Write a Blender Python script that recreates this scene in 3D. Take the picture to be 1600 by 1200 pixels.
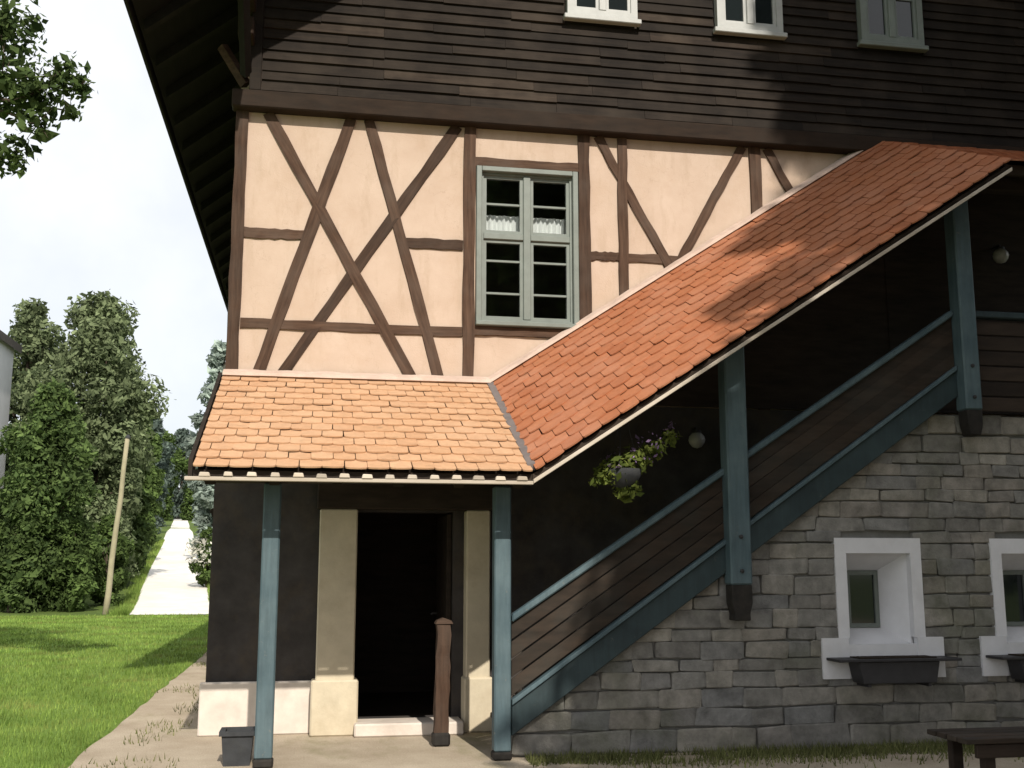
import bpy, bmesh, math, random
import numpy as np
from mathutils import Vector, Matrix, noise
for o in list(bpy.data.objects): bpy.data.objects.remove(o)
S = bpy.context.scene
C = S.collection
R = math.radians
random.seed(7)
RNG = np.random.default_rng(7)

# ------------------------------------------------------------------ camera, sky, sun, exposure
cam = bpy.data.cameras.new('camera'); camo = bpy.data.objects.new('camera', cam); C.objects.link(camo)
cam.sensor_width = 36; cam.lens = 38.25; cam.clip_end = 3000; cam.clip_start = .1
camo.location = (0, -11.2, 1.6); camo.rotation_euler = (R(90 + 9.517), 0, R(-10.26))
S.camera = camo
AZ, EL = R(5), R(38)
SUN = Vector((math.sin(AZ) * math.cos(EL), -math.cos(AZ) * math.cos(EL), math.sin(EL)))
W = bpy.data.worlds.new('World'); S.world = W; W.use_nodes = True
wn = W.node_tree.nodes; wl = W.node_tree.links
for n in list(wn): wn.remove(n)
sky = wn.new('ShaderNodeTexSky'); sky.sky_type = 'NISHITA'; sky.sun_disc = False
sky.sun_elevation = EL; sky.sun_rotation = math.atan2(SUN.x, SUN.y)
sky.air_density = 1.0; sky.dust_density = 3.5; sky.ozone_density = 1.0; sky.altitude = 400
# thin bright cloud veil over the whole sky
tc = wn.new('ShaderNodeTexCoord'); nz = wn.new('ShaderNodeTexNoise'); nz.inputs['Scale'].default_value = 2.2
nz.inputs['Detail'].default_value = 6; nz.inputs['Roughness'].default_value = .6
cr = wn.new('ShaderNodeValToRGB'); cr.color_ramp.elements[0].position = .3; cr.color_ramp.elements[1].position = .68
cr.color_ramp.elements[0].color = (.58, .58, .58, 1); cr.color_ramp.elements[1].color = (.92, .92, .92, 1)
mx = wn.new('ShaderNodeMixRGB'); mx.inputs[2].default_value = (10.6, 10.8, 11.1, 1)
bg = wn.new('ShaderNodeBackground'); bg.inputs['Strength'].default_value = .1
wo = wn.new('ShaderNodeOutputWorld')
wl.new(tc.outputs['Generated'], nz.inputs['Vector']); wl.new(nz.outputs['Fac'], cr.inputs[0]); wl.new(cr.outputs[0], mx.inputs[0])
wl.new(sky.outputs[0], mx.inputs[1]); wl.new(mx.outputs[0], bg.inputs['Color']); wl.new(bg.outputs[0], wo.inputs['Surface'])
sl = bpy.data.lights.new('sun', 'SUN'); so = bpy.data.objects.new('sun', sl); C.objects.link(so)
sl.energy = 5.0; sl.angle = R(.55); sl.color = (1.0, .93, .82)
so.rotation_euler = SUN.to_track_quat('Z', 'Y').to_euler()
S.view_settings.view_transform = 'Standard'; S.view_settings.look = 'None'
S.view_settings.exposure = .12; S.view_settings.gamma = 1
S.render.engine = 'CYCLES'

# ------------------------------------------------------------------ materials
def lin(c):
    return tuple((x / 12.92 if x <= .04045 else ((x + .055) / 1.055) ** 2.4) for x in c) + (1,)
class N:
    def __init__(s, name):
        s.m = bpy.data.materials.new(name); s.m.use_nodes = True
        s.t = s.m.node_tree; s.n = s.t.nodes; s.l = s.t.links
        s.b = s.n['Principled BSDF']; s.tc = s.n.new('ShaderNodeTexCoord')
    def noise(s, scale, detail=5, rough=.6, stretch=None, coord='Object'):
        nz = s.n.new('ShaderNodeTexNoise'); nz.inputs['Scale'].default_value = scale
        nz.inputs['Detail'].default_value = detail; nz.inputs['Roughness'].default_value = rough
        src = s.tc.outputs[coord] if coord != 'World' else s.pos()
        if stretch:
            mp = s.n.new('ShaderNodeMapping'); mp.inputs['Scale'].default_value = stretch
            s.l.new(src, mp.inputs[0]); src = mp.outputs[0]
        s.l.new(src, nz.inputs['Vector']); return nz.outputs['Fac']
    def pos(s):
        g = s.n.new('ShaderNodeNewGeometry'); return g.outputs['Position']
    def island(s):
        g = s.n.new('ShaderNodeNewGeometry'); return g.outputs['Random Per Island']
    def rand(s):
        g = s.n.new('ShaderNodeObjectInfo'); return g.outputs['Random']
    def ramp(s, fac, stops):
        r = s.n.new('ShaderNodeValToRGB'); e = r.color_ramp.elements
        while len(e) < len(stops): e.new(.5)
        for k, (p, c) in enumerate(stops):
            e[k].position = p; e[k].color = c if len(c) == 4 else tuple(c) + (1,)
        s.l.new(fac, r.inputs[0]); return r.outputs[0]
    def mix(s, a, b, fac, mode='MIX'):
        m = s.n.new('ShaderNodeMixRGB'); m.blend_type = mode
        for i, v in ((0, fac), (1, a), (2, b)):
            if isinstance(v, (int, float)): m.inputs[i].default_value = v
            elif isinstance(v, tuple): m.inputs[i].default_value = v if len(v) == 4 else v + (1,)
            else: s.l.new(v, m.inputs[i])
        return m.outputs[0]
    def bump(s, fac, strength=.3, dist=.01):
        b = s.n.new('ShaderNodeBump'); b.inputs['Strength'].default_value = strength; b.inputs['Distance'].default_value = dist
        s.l.new(fac, b.inputs['Height']); s.l.new(b.outputs[0], s.b.inputs['Normal'])
    def done(s, col, rough=.8, spec=.3):
        if isinstance(col, tuple): s.b.inputs['Base Color'].default_value = col if len(col) == 4 else col + (1,)
        else: s.l.new(col, s.b.inputs['Base Color'])
        s.b.inputs['Roughness'].default_value = rough; s.b.inputs['Specular IOR Level'].default_value = spec
        return s.m

def m_wood(name, dark, light, grey=None, greyamt=.4, rough=.8, stretch=(1, 1, 1), scale=9, bump=.35, streak=False):
    a = N(name)
    f1 = a.noise(scale, 6, .65, stretch); f2 = a.noise(2.3, 4, .6, None, 'World')
    col = a.ramp(f1, [(.3, dark), (.7, light)])
    if grey: col = a.mix(col, grey, a.ramp(f2, [(.42, (0, 0, 0)), (.7, (greyamt,) * 3)]))
    rv = a.ramp(a.rand(), [(0, (.72,) * 3), (1, (1.25,) * 3)] if not streak else [(0, (.7,) * 3), (.84, (1.15,) * 3), (.9, (1.6,) * 3), (1, (2.0,) * 3)])
    col = a.mix(col, rv, 1.0, 'MULTIPLY')
    a.bump(f1, bump, .006); return a.done(col, rough, .25)
def m_plain(name, c, var=.15, scale=6, rough=.7, spec=.3, bump=.15, stain=None, stainamt=.4):
    a = N(name)
    f = a.noise(scale, 6, .6, None, 'World'); f3 = a.noise(scale * 12, 3, .6, None, 'World')
    d = tuple(x * (1 - var) for x in c); l = tuple(min(1, x * (1 + var)) for x in c)
    col = a.ramp(f, [(.3, d), (.7, l)])
    if stain: col = a.mix(col, stain, a.ramp(a.noise(1.7, 6, .7, None, 'World'), [(.5, (0, 0, 0)), (.75, (stainamt,) * 3)]))
    a.bump(f3, bump, .004); return a.done(col, rough, spec)

M = {}
a = N('cream_plaster')
f1 = a.noise(2.2, 7, .62, None, 'World'); f2 = a.noise(.9, 6, .7, None, 'World'); f3 = a.noise(60, 4, .6, None, 'World'); f5 = a.noise(5, 6, .7, (1, 1, .25), 'World')
col = a.ramp(f1, [(.3, (.435, .33, .258)), (.7, (.50, .392, .318))])
col = a.mix(col, (.40, .285, .20), a.ramp(f2, [(.5, (0, 0, 0)), (.72, (.55,) * 3)]))
col = a.mix(col, (.36, .27, .195), a.ramp(f5, [(.52, (0, 0, 0)), (.74, (.65,) * 3)]))
vo = a.n.new('ShaderNodeTexVoronoi'); vo.feature = 'DISTANCE_TO_EDGE'; vo.inputs['Scale'].default_value = 1.1
vm = a.n.new('ShaderNodeVectorMath'); vm.operation = 'ADD'; ns = a.n.new('ShaderNodeTexNoise'); ns.inputs['Scale'].default_value = 3; ns.inputs['Detail'].default_value = 5
a.l.new(a.pos(), ns.inputs['Vector']); a.l.new(a.pos(), vm.inputs[0]); a.l.new(ns.outputs['Color'], vm.inputs[1]); a.l.new(vm.outputs[0], vo.inputs['Vector'])
ck = a.ramp(vo.outputs['Distance'], [(.0, (.25,) * 3), (.004, (0, 0, 0))])
col = a.mix(col, (.22, .16, .11), ck)
a.bump(a.mix(f3, f1, .6), .45, .012); M['plaster'] = a.done(col, .93, .12)
M['timber'] = m_wood('brown_timber', (.026, .013, .0075), (.088, .050, .032), (.085, .062, .048), .5, .85, (.07, 1, 1), 26, .6)
M['beam'] = m_wood('old_beam', (.016, .009, .005), (.038, .022, .013), (.034, .026, .02), .4, .85, (.25, 1, 1), 14)
M['board'] = m_wood('weathered_board', (.0065, .0044, .0032), (.019, .0128, .0088), (.040, .030, .022), .5, .85, (.08, 1, 1.6), 22, .5, True)
M['dark_wood'] = m_wood('dark_wood', (.016, .011, .008), (.04, .028, .02), None, 0, .8, (.2, 1, 1), 12)
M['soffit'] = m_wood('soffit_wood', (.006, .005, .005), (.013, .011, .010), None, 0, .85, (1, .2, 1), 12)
M['infill'] = m_wood('parapet_board', (.018, .013, .009), (.048, .033, .023), (.034, .037, .033), .4, .8, (.2, 1, 1), 14)
def m_paint(name, dark, light, wood, amt):
    a = N(name)
    g = a.noise(30, 6, .65, (1, 1, .1), 'World'); st = a.noise(3, 5, .6, None, 'World'); chip = a.noise(16, 8, .75, None, 'World')
    col = a.ramp(st, [(.3, dark), (.7, light)])
    col = a.mix(col, a.ramp(g, [(.3, (.8,) * 3), (.7, (1.15,) * 3)]), 1., 'MULTIPLY')
    col = a.mix(col, wood, a.ramp(chip, [(.62, (0, 0, 0)), (.66, (amt,) * 3)]))
    a.bump(a.mix(g, chip, .5), .35, .005); return a.done(col, .6, .35)
M['teal'] = m_paint('teal_paint', (.050, .083, .098), (.088, .128, .142), (.15, .15, .135), .7)
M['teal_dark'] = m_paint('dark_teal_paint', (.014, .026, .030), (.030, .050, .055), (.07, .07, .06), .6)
M['foot'] = m_wood('dark_foot', (.012, .011, .010), (.03, .026, .022), None, 0, .8, (1, 1, 1), 14)
M['fascia'] = m_wood('pale_fascia', (.40, .34, .27), (.52, .46, .39), (.33, .27, .21), .4, .75, (.2, 1, 1), 10)
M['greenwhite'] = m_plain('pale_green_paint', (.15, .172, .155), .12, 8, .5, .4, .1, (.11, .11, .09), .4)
M['white_paint'] = m_plain('white_window_paint', (.36, .365, .355), .08, 8, .5, .4, .1)
M['mortar'] = m_plain('lime_mortar', (.47, .36, .30), .15, 5, .9, .15, .4, (.34, .22, .16), .5)
M['jamb'] = m_plain('cream_jamb', (.52, .455, .34), .10, 5, .85, .2, .4, (.36, .29, .20), .6)
M['plinth'] = m_plain('sunlit_plinth', (.58, .52, .46), .12, 5, .9, .15, .35, (.38, .3, .25), .5)
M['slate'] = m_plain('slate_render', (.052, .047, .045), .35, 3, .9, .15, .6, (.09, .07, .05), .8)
M['whitewash'] = m_plain('white_surround', (.64, .64, .66), .06, 5, .85, .2, .3, (.46, .45, .43), .5)
M['iron'] = m_plain('dark_iron', (.025, .024, .026), .2, 12, .55, .4, .2)
M['cloth'] = m_plain('white_curtain', (.75, .75, .74), .05, 20, .9, .1, .3)
M['white_wall'] = m_plain('white_render', (.68, .68, .72), .05, 2, .9, .15, .2)
M['grey_roof'] = m_plain('grey_tiles', (.14, .12, .115), .2, 6, .85, .2, .4)
M['pot'] = m_plain('dark_tub', (.035, .037, .04), .25, 8, .8, .3, .4, (.06, .06, .045), .5)
M['soil'] = m_plain('soil', (.03, .022, .016), .3, 30, .95, .1, .6)
M['enamel'] = m_plain('white_globe', (.4, .4, .39), .03, 5, .25, .5, .02)
M['pole'] = m_plain('pale_pole', (.30, .27, .18), .15, 3, .8, .2, .3, (.28, .25, .18), .5)
M['bark'] = m_plain('bark', (.085, .065, .05), .3, 8, .95, .1, .8, (.07, .08, .05), .5)
M['stone_mortar'] = m_plain('grey_mortar', (.19, .188, .178), .2, 8, .95, .1, .6, (.12, .12, .09), .5)
# stones
a = N('rubble_stone')
f1 = a.noise(7, 7, .65, None, 'World'); f2 = a.noise(1.1, 5, .6, None, 'World'); f4 = a.noise(45, 4, .7, None, 'World')
base = a.ramp(a.rand(), [(0, (.165, .158, .146)), (.25, (.212, .205, .188)), (.5, (.25, .233, .202)), (.7, (.182, .182, .178)), (.85, (.225, .206, .182)), (1, (.285, .268, .235))])
base = a.mix(base, a.ramp(f1, [(.3, (.6,) * 3), (.7, (1.3,) * 3)]), 1.0, 'MULTIPLY')
base = a.mix(base, (.085, .095, .045), a.ramp(f2, [(.52, (0, 0, 0)), (.75, (.55,) * 3)]))
a.bump(a.mix(f1, f4, .5), .75, .02); M['stone'] = a.done(base, .92, .15)
# tiles: paler ones on the canopy, redder ones on the stair roof
def m_tile(name, cs, pale, amt, isl=False):
    a = N(name)
    f1 = a.noise(14, 6, .65, None, 'World'); f2 = a.noise(1.6, 5, .6, None, 'World')
    base = a.ramp(a.island() if isl else a.rand(), [(k / (len(cs) - 1), c) for k, c in enumerate(cs)])
    base = a.mix(base, a.ramp(f1, [(.3, (.86,) * 3), (.7, (1.1,) * 3)]), 1.0, 'MULTIPLY')
    base = a.mix(base, pale, a.ramp(f2, [(.45, (0, 0, 0)), (.75, (amt,) * 3)]))
    base = a.mix(base, (.16, .12, .07), a.ramp(a.noise(5, 8, .75, None, 'World'), [(.58, (0, 0, 0)), (.72, (.45,) * 3)]))
    a.bump(f1, .25, .004); return a.done(base, .75, .3)
CL = ([(.44, .252, .142), (.47, .28, .16), (.50, .305, .18), (.455, .265, .148), (.485, .292, .17)], (.50, .33, .21), .6)
CR = ([(.31, .108, .048), (.35, .130, .060), (.38, .150, .074), (.33, .118, .052), (.365, .142, .067)], (.40, .20, .13), .5)
M['tile'] = m_tile('clay_tile', *CL); M['tile_m'] = m_tile('clay_tile_field', *CL, True)
M['tile_red'] = m_tile('red_clay_tile', *CR); M['tile_red_m'] = m_tile('red_clay_tile_field', *CR, True)
# glass: dark see-through
a = N('window_glass')
tr = a.n.new('ShaderNodeBsdfTransparent'); tr.inputs[0].default_value = (.95, .97, .97, 1)
gl = a.n.new('ShaderNodeBsdfGlossy'); gl.inputs['Roughness'].default_value = .03
fr = a.n.new('ShaderNodeFresnel'); fr.inputs['IOR'].default_value = 1.55
ms = a.n.new('ShaderNodeMixShader'); a.l.new(fr.outputs[0], ms.inputs[0]); a.l.new(tr.outputs[0], ms.inputs[1]); a.l.new(gl.outputs[0], ms.inputs[2])
a.l.new(ms.outputs[0], a.n['Material Output'].inputs[0]); M['glass'] = a.m
a = N('dark_pane'); M['pane'] = a.done((.012, .016, .017), .06, .5)
# foliage
def m_leaf(name, c1, c2, tl=.35, dry=None):
    a = N(name)
    col = a.ramp(a.island(), [(0, c1), (.6, c2), (1, tuple(x * 1.35 for x in c2))])
    col = a.mix(col, a.ramp(a.noise(.75, 5, .65, None, 'World'), [(.35, (.55,) * 3), (.68, (1.35,) * 3)]), 1.0, 'MULTIPLY')
    if dry: col = a.mix(col, dry, a.ramp(a.noise(.7, 7, .7, None, 'World'), [(.5, (0, 0, 0)), (.68, (.75,) * 3)]))
    a.done(col, .8, .08)
    t = a.n.new('ShaderNodeBsdfTranslucent'); a.l.new(col, t.inputs[0])
    ms = a.n.new('ShaderNodeMixShader'); ms.inputs[0].default_value = tl
    a.l.new(a.b.outputs[0], ms.inputs[1]); a.l.new(t.outputs[0], ms.inputs[2])
    a.l.new(ms.outputs[0], a.n['Material Output'].inputs[0]); return a.m
M['leaf_dark'] = m_leaf('leaf_dark', (.042, .07, .025), (.095, .14, .046))
M['leaf_mid'] = m_leaf('leaf_mid', (.045, .075, .022), (.10, .15, .045))
M['leaf_grey_haze'] = m_leaf('leaf_grey_haze', (.095, .125, .06), (.18, .22, .115))  # grey-green, lightened in the colour itself to stand for haze
M['leaf_blue_haze'] = m_leaf('leaf_blue_haze', (.06, .085, .075), (.12, .155, .13))  # far trees: bluish haze of distance put into the leaf colour
M['leaf_pale_haze'] = m_leaf('leaf_pale_haze', (.20, .25, .22), (.32, .38, .33))  # paled further, haze painted into the leaves
M['leaf_yellow'] = m_leaf('leaf_yellow', (.06, .085, .02), (.14, .17, .04))
M['needle'] = m_leaf('needle', (.018, .035, .016), (.04, .065, .03), .1)
M['petal'] = m_leaf('petal', (.5, .5, .42), (.7, .68, .6), .3)
M['mauve'] = m_leaf('mauve_petal', (.14, .09, .18), (.26, .18, .32), .3)
M['grass'] = m_leaf('grass_blade', (.12, .205, .035), (.23, .325, .075), .4, (.27, .26, .09))
M['weed'] = m_leaf('weed', (.085, .10, .035), (.17, .18, .07), .35)
# ground
a = N('lawn_soil')
col = a.ramp(a.noise(.8, 6, .65, None, 'World'), [(.3, (.12, .20, .035)), (.7, (.17, .26, .055))])
col = a.mix(col, a.ramp(a.noise(35, 5, .7, None, 'World'), [(.3, (.6,) * 3), (.7, (1.3,) * 3)]), 1., 'MULTIPLY')
a.bump(a.noise(60, 4, .7, None, 'World'), .6, .03); M['lawn'] = a.done(col, .9, .1)
a = N('terrain_ground')
col = a.ramp(a.noise(.25, 6, .65, None, 'World'), [(.3, (.06, .095, .022)), (.7, (.11, .15, .04))])
a.bump(a.noise(8, 4, .7, None, 'World'), .6, .05); M['terrain'] = a.done(col, .95, .1)
a = N('trodden_gravel')
f1 = a.noise(1.3, 7, .65, None, 'World'); f2 = a.noise(70, 4, .7, None, 'World'); f3 = a.noise(.9, 6, .7, (1, .5, 1), 'World')
col = a.ramp(f1, [(.3, (.33, .27, .20)), (.7, (.48, .41, .32))])
col = a.mix(col, a.ramp(f2, [(.3, (.72,) * 3), (.7, (1.2,) * 3)]), 1., 'MULTIPLY')
col = a.mix(col, (.17, .17, .07), a.ramp(f3, [(.55, (0, 0, 0)), (.72, (.6,) * 3)]))
a.bump(f2, .7, .012); M['gravel'] = a.done(col, .95, .1)
a = N('pale_track')
col = a.ramp(a.noise(1.0, 6, .65, None, 'World'), [(.3, (.58, .56, .51)), (.7, (.72, .70, .65))])
a.bump(a.noise(30, 4, .7, None, 'World'), .4, .02); M['track'] = a.done(col, .95, .1)

# ------------------------------------------------------------------ mesh helpers
class MB:
    def __init__(s): s.v = []; s.f = []
    def add(s, v, f):
        k = len(s.v); s.v += [tuple(p) for p in v]; s.f += [tuple(i + k for i in q) for q in f]; return s
    def box(s, x0, x1, y0, y1, z0, z1):
        return s.add([(x, y, z) for z in (z0, z1) for y in (y0, y1) for x in (x0, x1)],
                     [(0, 2, 3, 1), (4, 5, 7, 6), (0, 1, 5, 4), (2, 6, 7, 3), (0, 4, 6, 2), (1, 3, 7, 5)])
    def prism(s, pts, y0, y1):           # polygon in x,z pulled along y; pts counter-clockwise seen from -y
        n = len(pts)
        v = [(x, y0, z) for x, z in pts] + [(x, y1, z) for x, z in pts]
        return s.add(v, [tuple(range(n)), tuple(range(2 * n - 1, n - 1, -1))] + [(i, i + n, (i + 1) % n + n, (i + 1) % n) for i in range(n)])
    def tube(s, pts, rad, seg=8, caps=True):
        k = len(s.v); n = len(pts)
        for i, p in enumerate(pts):
            p = Vector(p); d = (Vector(pts[min(i + 1, n - 1)]) - Vector(pts[max(i - 1, 0)])).normalized()
            u = d.cross(Vector((0, 0, 1)) if abs(d.z) < .9 else Vector((1, 0, 0))).normalized(); w = d.cross(u)
            for j in range(seg):
                t = 2 * math.pi * j / seg; s.v.append(tuple(p + (u * math.cos(t) + w * math.sin(t)) * rad[i]))
        for i in range(n - 1):
            for j in range(seg):
                a = k + i * seg + j; b = k + i * seg + (j + 1) % seg
                s.f.append((a, a + seg, b + seg, b))
        if caps:
            s.f.append(tuple(k + j for j in range(seg))); s.f.append(tuple(k + (n - 1) * seg + j for j in range(seg - 1, -1, -1)))
        return s
    def lathe(s, prof, c, seg=16):
        k = len(s.v)
        for r, z in prof:
            for j in range(seg):
                t = 2 * math.pi * j / seg; s.v.append((c[0] + r * math.cos(t), c[1] + r * math.sin(t), c[2] + z))
        for i in range(len(prof) - 1):
            for j in range(seg):
                a = k + i * seg + j; b = k + i * seg + (j + 1) % seg
                s.f.append((a, b, b + seg, a + seg))
        return s
    def mesh(s, name, bevel=0, smooth=False):
        me = bpy.data.meshes.new(name)
        me.from_pydata(s.v, [], s.f); me.update()
        bm = bmesh.new(); bm.from_mesh(me)
        bmesh.ops.recalc_face_normals(bm, faces=bm.faces)
        if bevel: bmesh.ops.bevel(bm, geom=list(bm.edges), offset=bevel, segments=1, affect='EDGES', profile=.6)
        bm.to_mesh(me); bm.free()
        if smooth:
            for p in me.polygons: p.use_smooth = True
        return me
    def build(s, name, mat, parent=None, bevel=0, smooth=False):
        return link(name, s.mesh(name, bevel, smooth), mat, parent)
def world_off(p):
    v = Vector((0, 0, 0))
    while p: v += p.location; p = p.parent
    return v
def link(name, me, mat, parent=None, loc=None):
    if mat is not None and not me.materials: me.materials.append(M[mat] if isinstance(mat, str) else mat)
    o = bpy.data.objects.new(name, me); C.objects.link(o)
    if loc is not None: o.location = loc
    if parent:
        o.parent = parent; o.matrix_parent_inverse = Matrix.Translation(-world_off(parent)) if parent.type == 'EMPTY' else Matrix()
    return o
def thing(name, label, cat, loc=(0, 0, 0), group=None):
    o = bpy.data.objects.new(name, None); C.objects.link(o); o.location = loc; o.empty_display_size = .2
    return tag(o, label, cat, group)
def tag(o, label=None, cat=None, group=None, kind=None):
    if label: o['label'] = label
    if cat: o['category'] = cat
    if group: o['group'] = group
    if kind: o['kind'] = kind
    return o
def fastmesh(name, V, nper):             # V: (n*nper,3) array of separate n-gons
    me = bpy.data.meshes.new(name); n = len(V) // nper
    me.vertices.add(len(V)); me.vertices.foreach_set('co', np.ascontiguousarray(V, dtype=np.float32).ravel())
    me.loops.add(len(V)); me.loops.foreach_set('vertex_index', np.arange(len(V), dtype=np.int32))
    me.polygons.add(n); me.polygons.foreach_set('loop_start', np.arange(0, len(V), nper, dtype=np.int32))
    me.polygons.foreach_set('loop_total', np.full(n, nper, dtype=np.int32))
    me.update(calc_edges=True); return me
def hewn(name, p0, p1, w, yf, yb, parent, mat='timber', seg=10, jit=.008):
    """hand-hewn timber lying in a wall plane, from (x,z) p0 to p1, width w, front yf, back yb; the mesh lies along its own x so that the grain follows it"""
    dx, dz = p1[0] - p0[0], p1[1] - p0[1]; L = math.hypot(dx, dz); v = []
    for i in range(seg + 1):
        for a, y in ((-1, yf), (1, yf), (1, yb), (-1, yb)):
            v.append((L * i / seg, y - yf + (random.uniform(-jit, jit) * .5 if y == yf else 0), a * w / 2 + random.uniform(-jit, jit)))
    f = [(0, 1, 2, 3), tuple(seg * 4 + k for k in (3, 2, 1, 0))]
    for i in range(seg):
        for j in range(4): f.append((i * 4 + j, i * 4 + 4 + j, i * 4 + 4 + (j + 1) % 4, i * 4 + (j + 1) % 4))
    o = MB().add(v, f).build(name, mat, parent); o.location = (p0[0], yf, p0[1]); o.rotation_euler = (0, -math.atan2(dz, dx), 0)
    return o
def slope_box(x0, x1, zf, h, y0, y1):    # parallelogram prism following a sloping line z = zf(x) (bottom), height h
    return MB().prism([(x0, zf(x0)), (x1, zf(x1)), (x1, zf(x1) + h), (x0, zf(x0) + h)], y0, y1)

# ------------------------------------------------------------------ ground
def hz(x, y):
    t = max(0., y - 27)
    h = .055 * t * min(1, t / 12) - .012
    if y > 420: h = .055 * 393 - .012 + (y - 420) * .01
    return h + (0.25 * noise.noise(Vector((x * .03, y * .03, 0))) * min(1, t / 30))
xs = [-700, -400, -250, -160, -100, -70, -50, -40, -32, -26, -22, -18, -15, -12.5, -10, -8, -6, -4, -2, 0, 4, 8, 14, 22, 35, 60, 100, 200, 400, 700]
ys = [-300, -150, -80, -40, -20, -8, 0, 10, 20, 26, 27, 29, 31, 33, 36, 39, 44, 50, 58, 68, 80, 95, 115, 140, 170, 210, 260, 320, 380, 420, 500, 700, 1200]
b = MB(); b.v = [(x, y, hz(x, y)) for y in ys for x in xs]; nx = len(xs)
b.f = [(j * nx + i, j * nx + i + 1, (j + 1) * nx + i + 1, (j + 1) * nx + i) for j in range(len(ys) - 1) for i in range(nx - 1)]
tag(b.build('ground', 'terrain', smooth=True), kind='structure')
# trodden paving round the house
b = MB(); b.v = [(-2.1, -30, 0), (16, -30, 0), (16, 20, 0), (-2.1, 20, 0)]; b.f = [(0, 1, 2, 3)]
tag(b.build('paved_yard', 'gravel'), kind='structure')
# lawn with a ragged right edge
def lawn_edge(y): return -1.93 + .05 * noise.noise(Vector((0, y * .9, 3))) + .035 * noise.noise(Vector((0, y * 3.5, 8)))
ly = [-14 + .35 * i for i in range(118)]
b = MB()
for y in ly: b.v += [(-60, y, .012), (-12, y, .012), (lawn_edge(y), y, .012), (lawn_edge(y) + .04, y, -.01)]
b.f = [(4 * i + k, 4 * i + k + 1, 4 * i + k + 5, 4 * i + k + 4) for i in range(len(ly) - 1) for k in range(3)]
tag(b.build('lawn', 'lawn'), kind='structure')
# pale track climbing away from the lawn, straight from the yard
b = MB(); td = [26.8 + 1.2 * i for i in range(14)] + [44, 48, 54, 62, 72, 84, 98, 115, 135, 160, 190, 225, 265, 310, 360, 420]
def track_c(y): return -.1145 * (y + 11.2) - .15
for y in td:
    c = track_c(y); w = 1.35 + .06 * noise.noise(Vector((y * .5, 0, 0)))
    b.v += [(c - w - .25, y, max(hz(c - w, y), hz(c, y)) - .02), (c - w, y, max(hz(c - w, y), hz(c, y), hz(c + w, y)) + .05), (c + w, y, max(hz(c - w, y), hz(c, y), hz(c + w, y)) + .05), (c + w + .25, y, hz(c + w, y) - .02)]
b.f = [(4 * i + k, 4 * i + k + 1, 4 * i + k + 5, 4 * i + k + 4) for i in range(len(td) - 1) for k in range(3)]
tag(b.build('gravel_track', 'track'), kind='structure')

# grass
def blades(name, P, hmin, hmax, wid, mat, label, lean=.5):
    n = len(P); h = RNG.uniform(hmin, hmax, n); a = RNG.uniform(0, 2 * math.pi, n)
    d = np.stack([np.cos(a), np.sin(a), np.zeros(n)], 1); la = RNG.uniform(0, 2 * math.pi, n)
    ln = np.stack([np.cos(la), np.sin(la), np.zeros(n)], 1) * (h * RNG.uniform(.1, lean, n))[:, None]
    w = (wid if np.ndim(wid) else np.full(n, wid))[:, None]
    up = np.zeros((n, 3)); up[:, 2] = h
    V = np.empty((n, 3, 3)); V[:, 0] = P - d * w; V[:, 1] = P + d * w; V[:, 2] = P + up + ln
    o = link(name, fastmesh(name, V.reshape(-1, 3), 3), mat); return tag(o, label, 'grass', kind='stuff')
n = 110000
y = -4 + 31 * RNG.random(n) ** 1.5; x = -1.9 - RNG.random(n) * (4.6 + (y + 4) * .40)
ed = np.array([lawn_edge(float(q)) for q in y]); k = x < ed + .05 * RNG.random(n)
P = np.stack([x, y, np.full(n, .01)], 1)[k]
dist = P[:, 1] + 11.2
blades('lawn_grass', P, .035, .075, .004 * np.maximum(1, dist / 9), 'grass', 'short bright green mown grass of the lawn')
n = 16000
y = 26.6 + 75 * RNG.random(n) ** 2; sd = np.where(RNG.random(n) < .5, -1, 1); x = np.array([track_c(float(q)) for q in y]) + sd * (1.38 + np.abs(RNG.normal(0, .22, n)))
z = np.array([hz(float(p), float(q)) for p, q in zip(x, y)])
blades('track_verge_grass', np.stack([x, y, z], 1), .12, .32, .012 * np.maximum(1, (y + 11) / 30), 'grass', 'longer grass along both verges of the pale track', .7)
# weeds and moss along the foot of the stone wall and the yard
n = 9000
x = RNG.uniform(1.8, 8.5, n); y = -1.84 - np.abs(RNG.normal(0, .28, n)); z = np.zeros(n)
k = np.array([noise.noise(Vector((float(p) * 1.4, float(q) * 2.5, 1.5))) > -.12 for p, q in zip(x, y)])
blades('wall_foot_weeds', np.stack([x, y, z], 1)[k], .02, .10, .006, 'weed', 'low olive weeds along the foot of the stone wall', .8)
n = 2500
x = RNG.uniform(-1.95, -1.0, n); y = RNG.uniform(-3, 14, n)
k = np.array([noise.noise(Vector((float(p) * 1.8, float(q) * .9, 5.5))) > .12 for p, q in zip(x, y)])
blades('yard_tufts', np.stack([x, y, np.zeros(n)], 1)[k], .02, .07, .006, 'weed', 'thin tufts growing in the trodden strip beside the lawn', .8)

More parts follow.
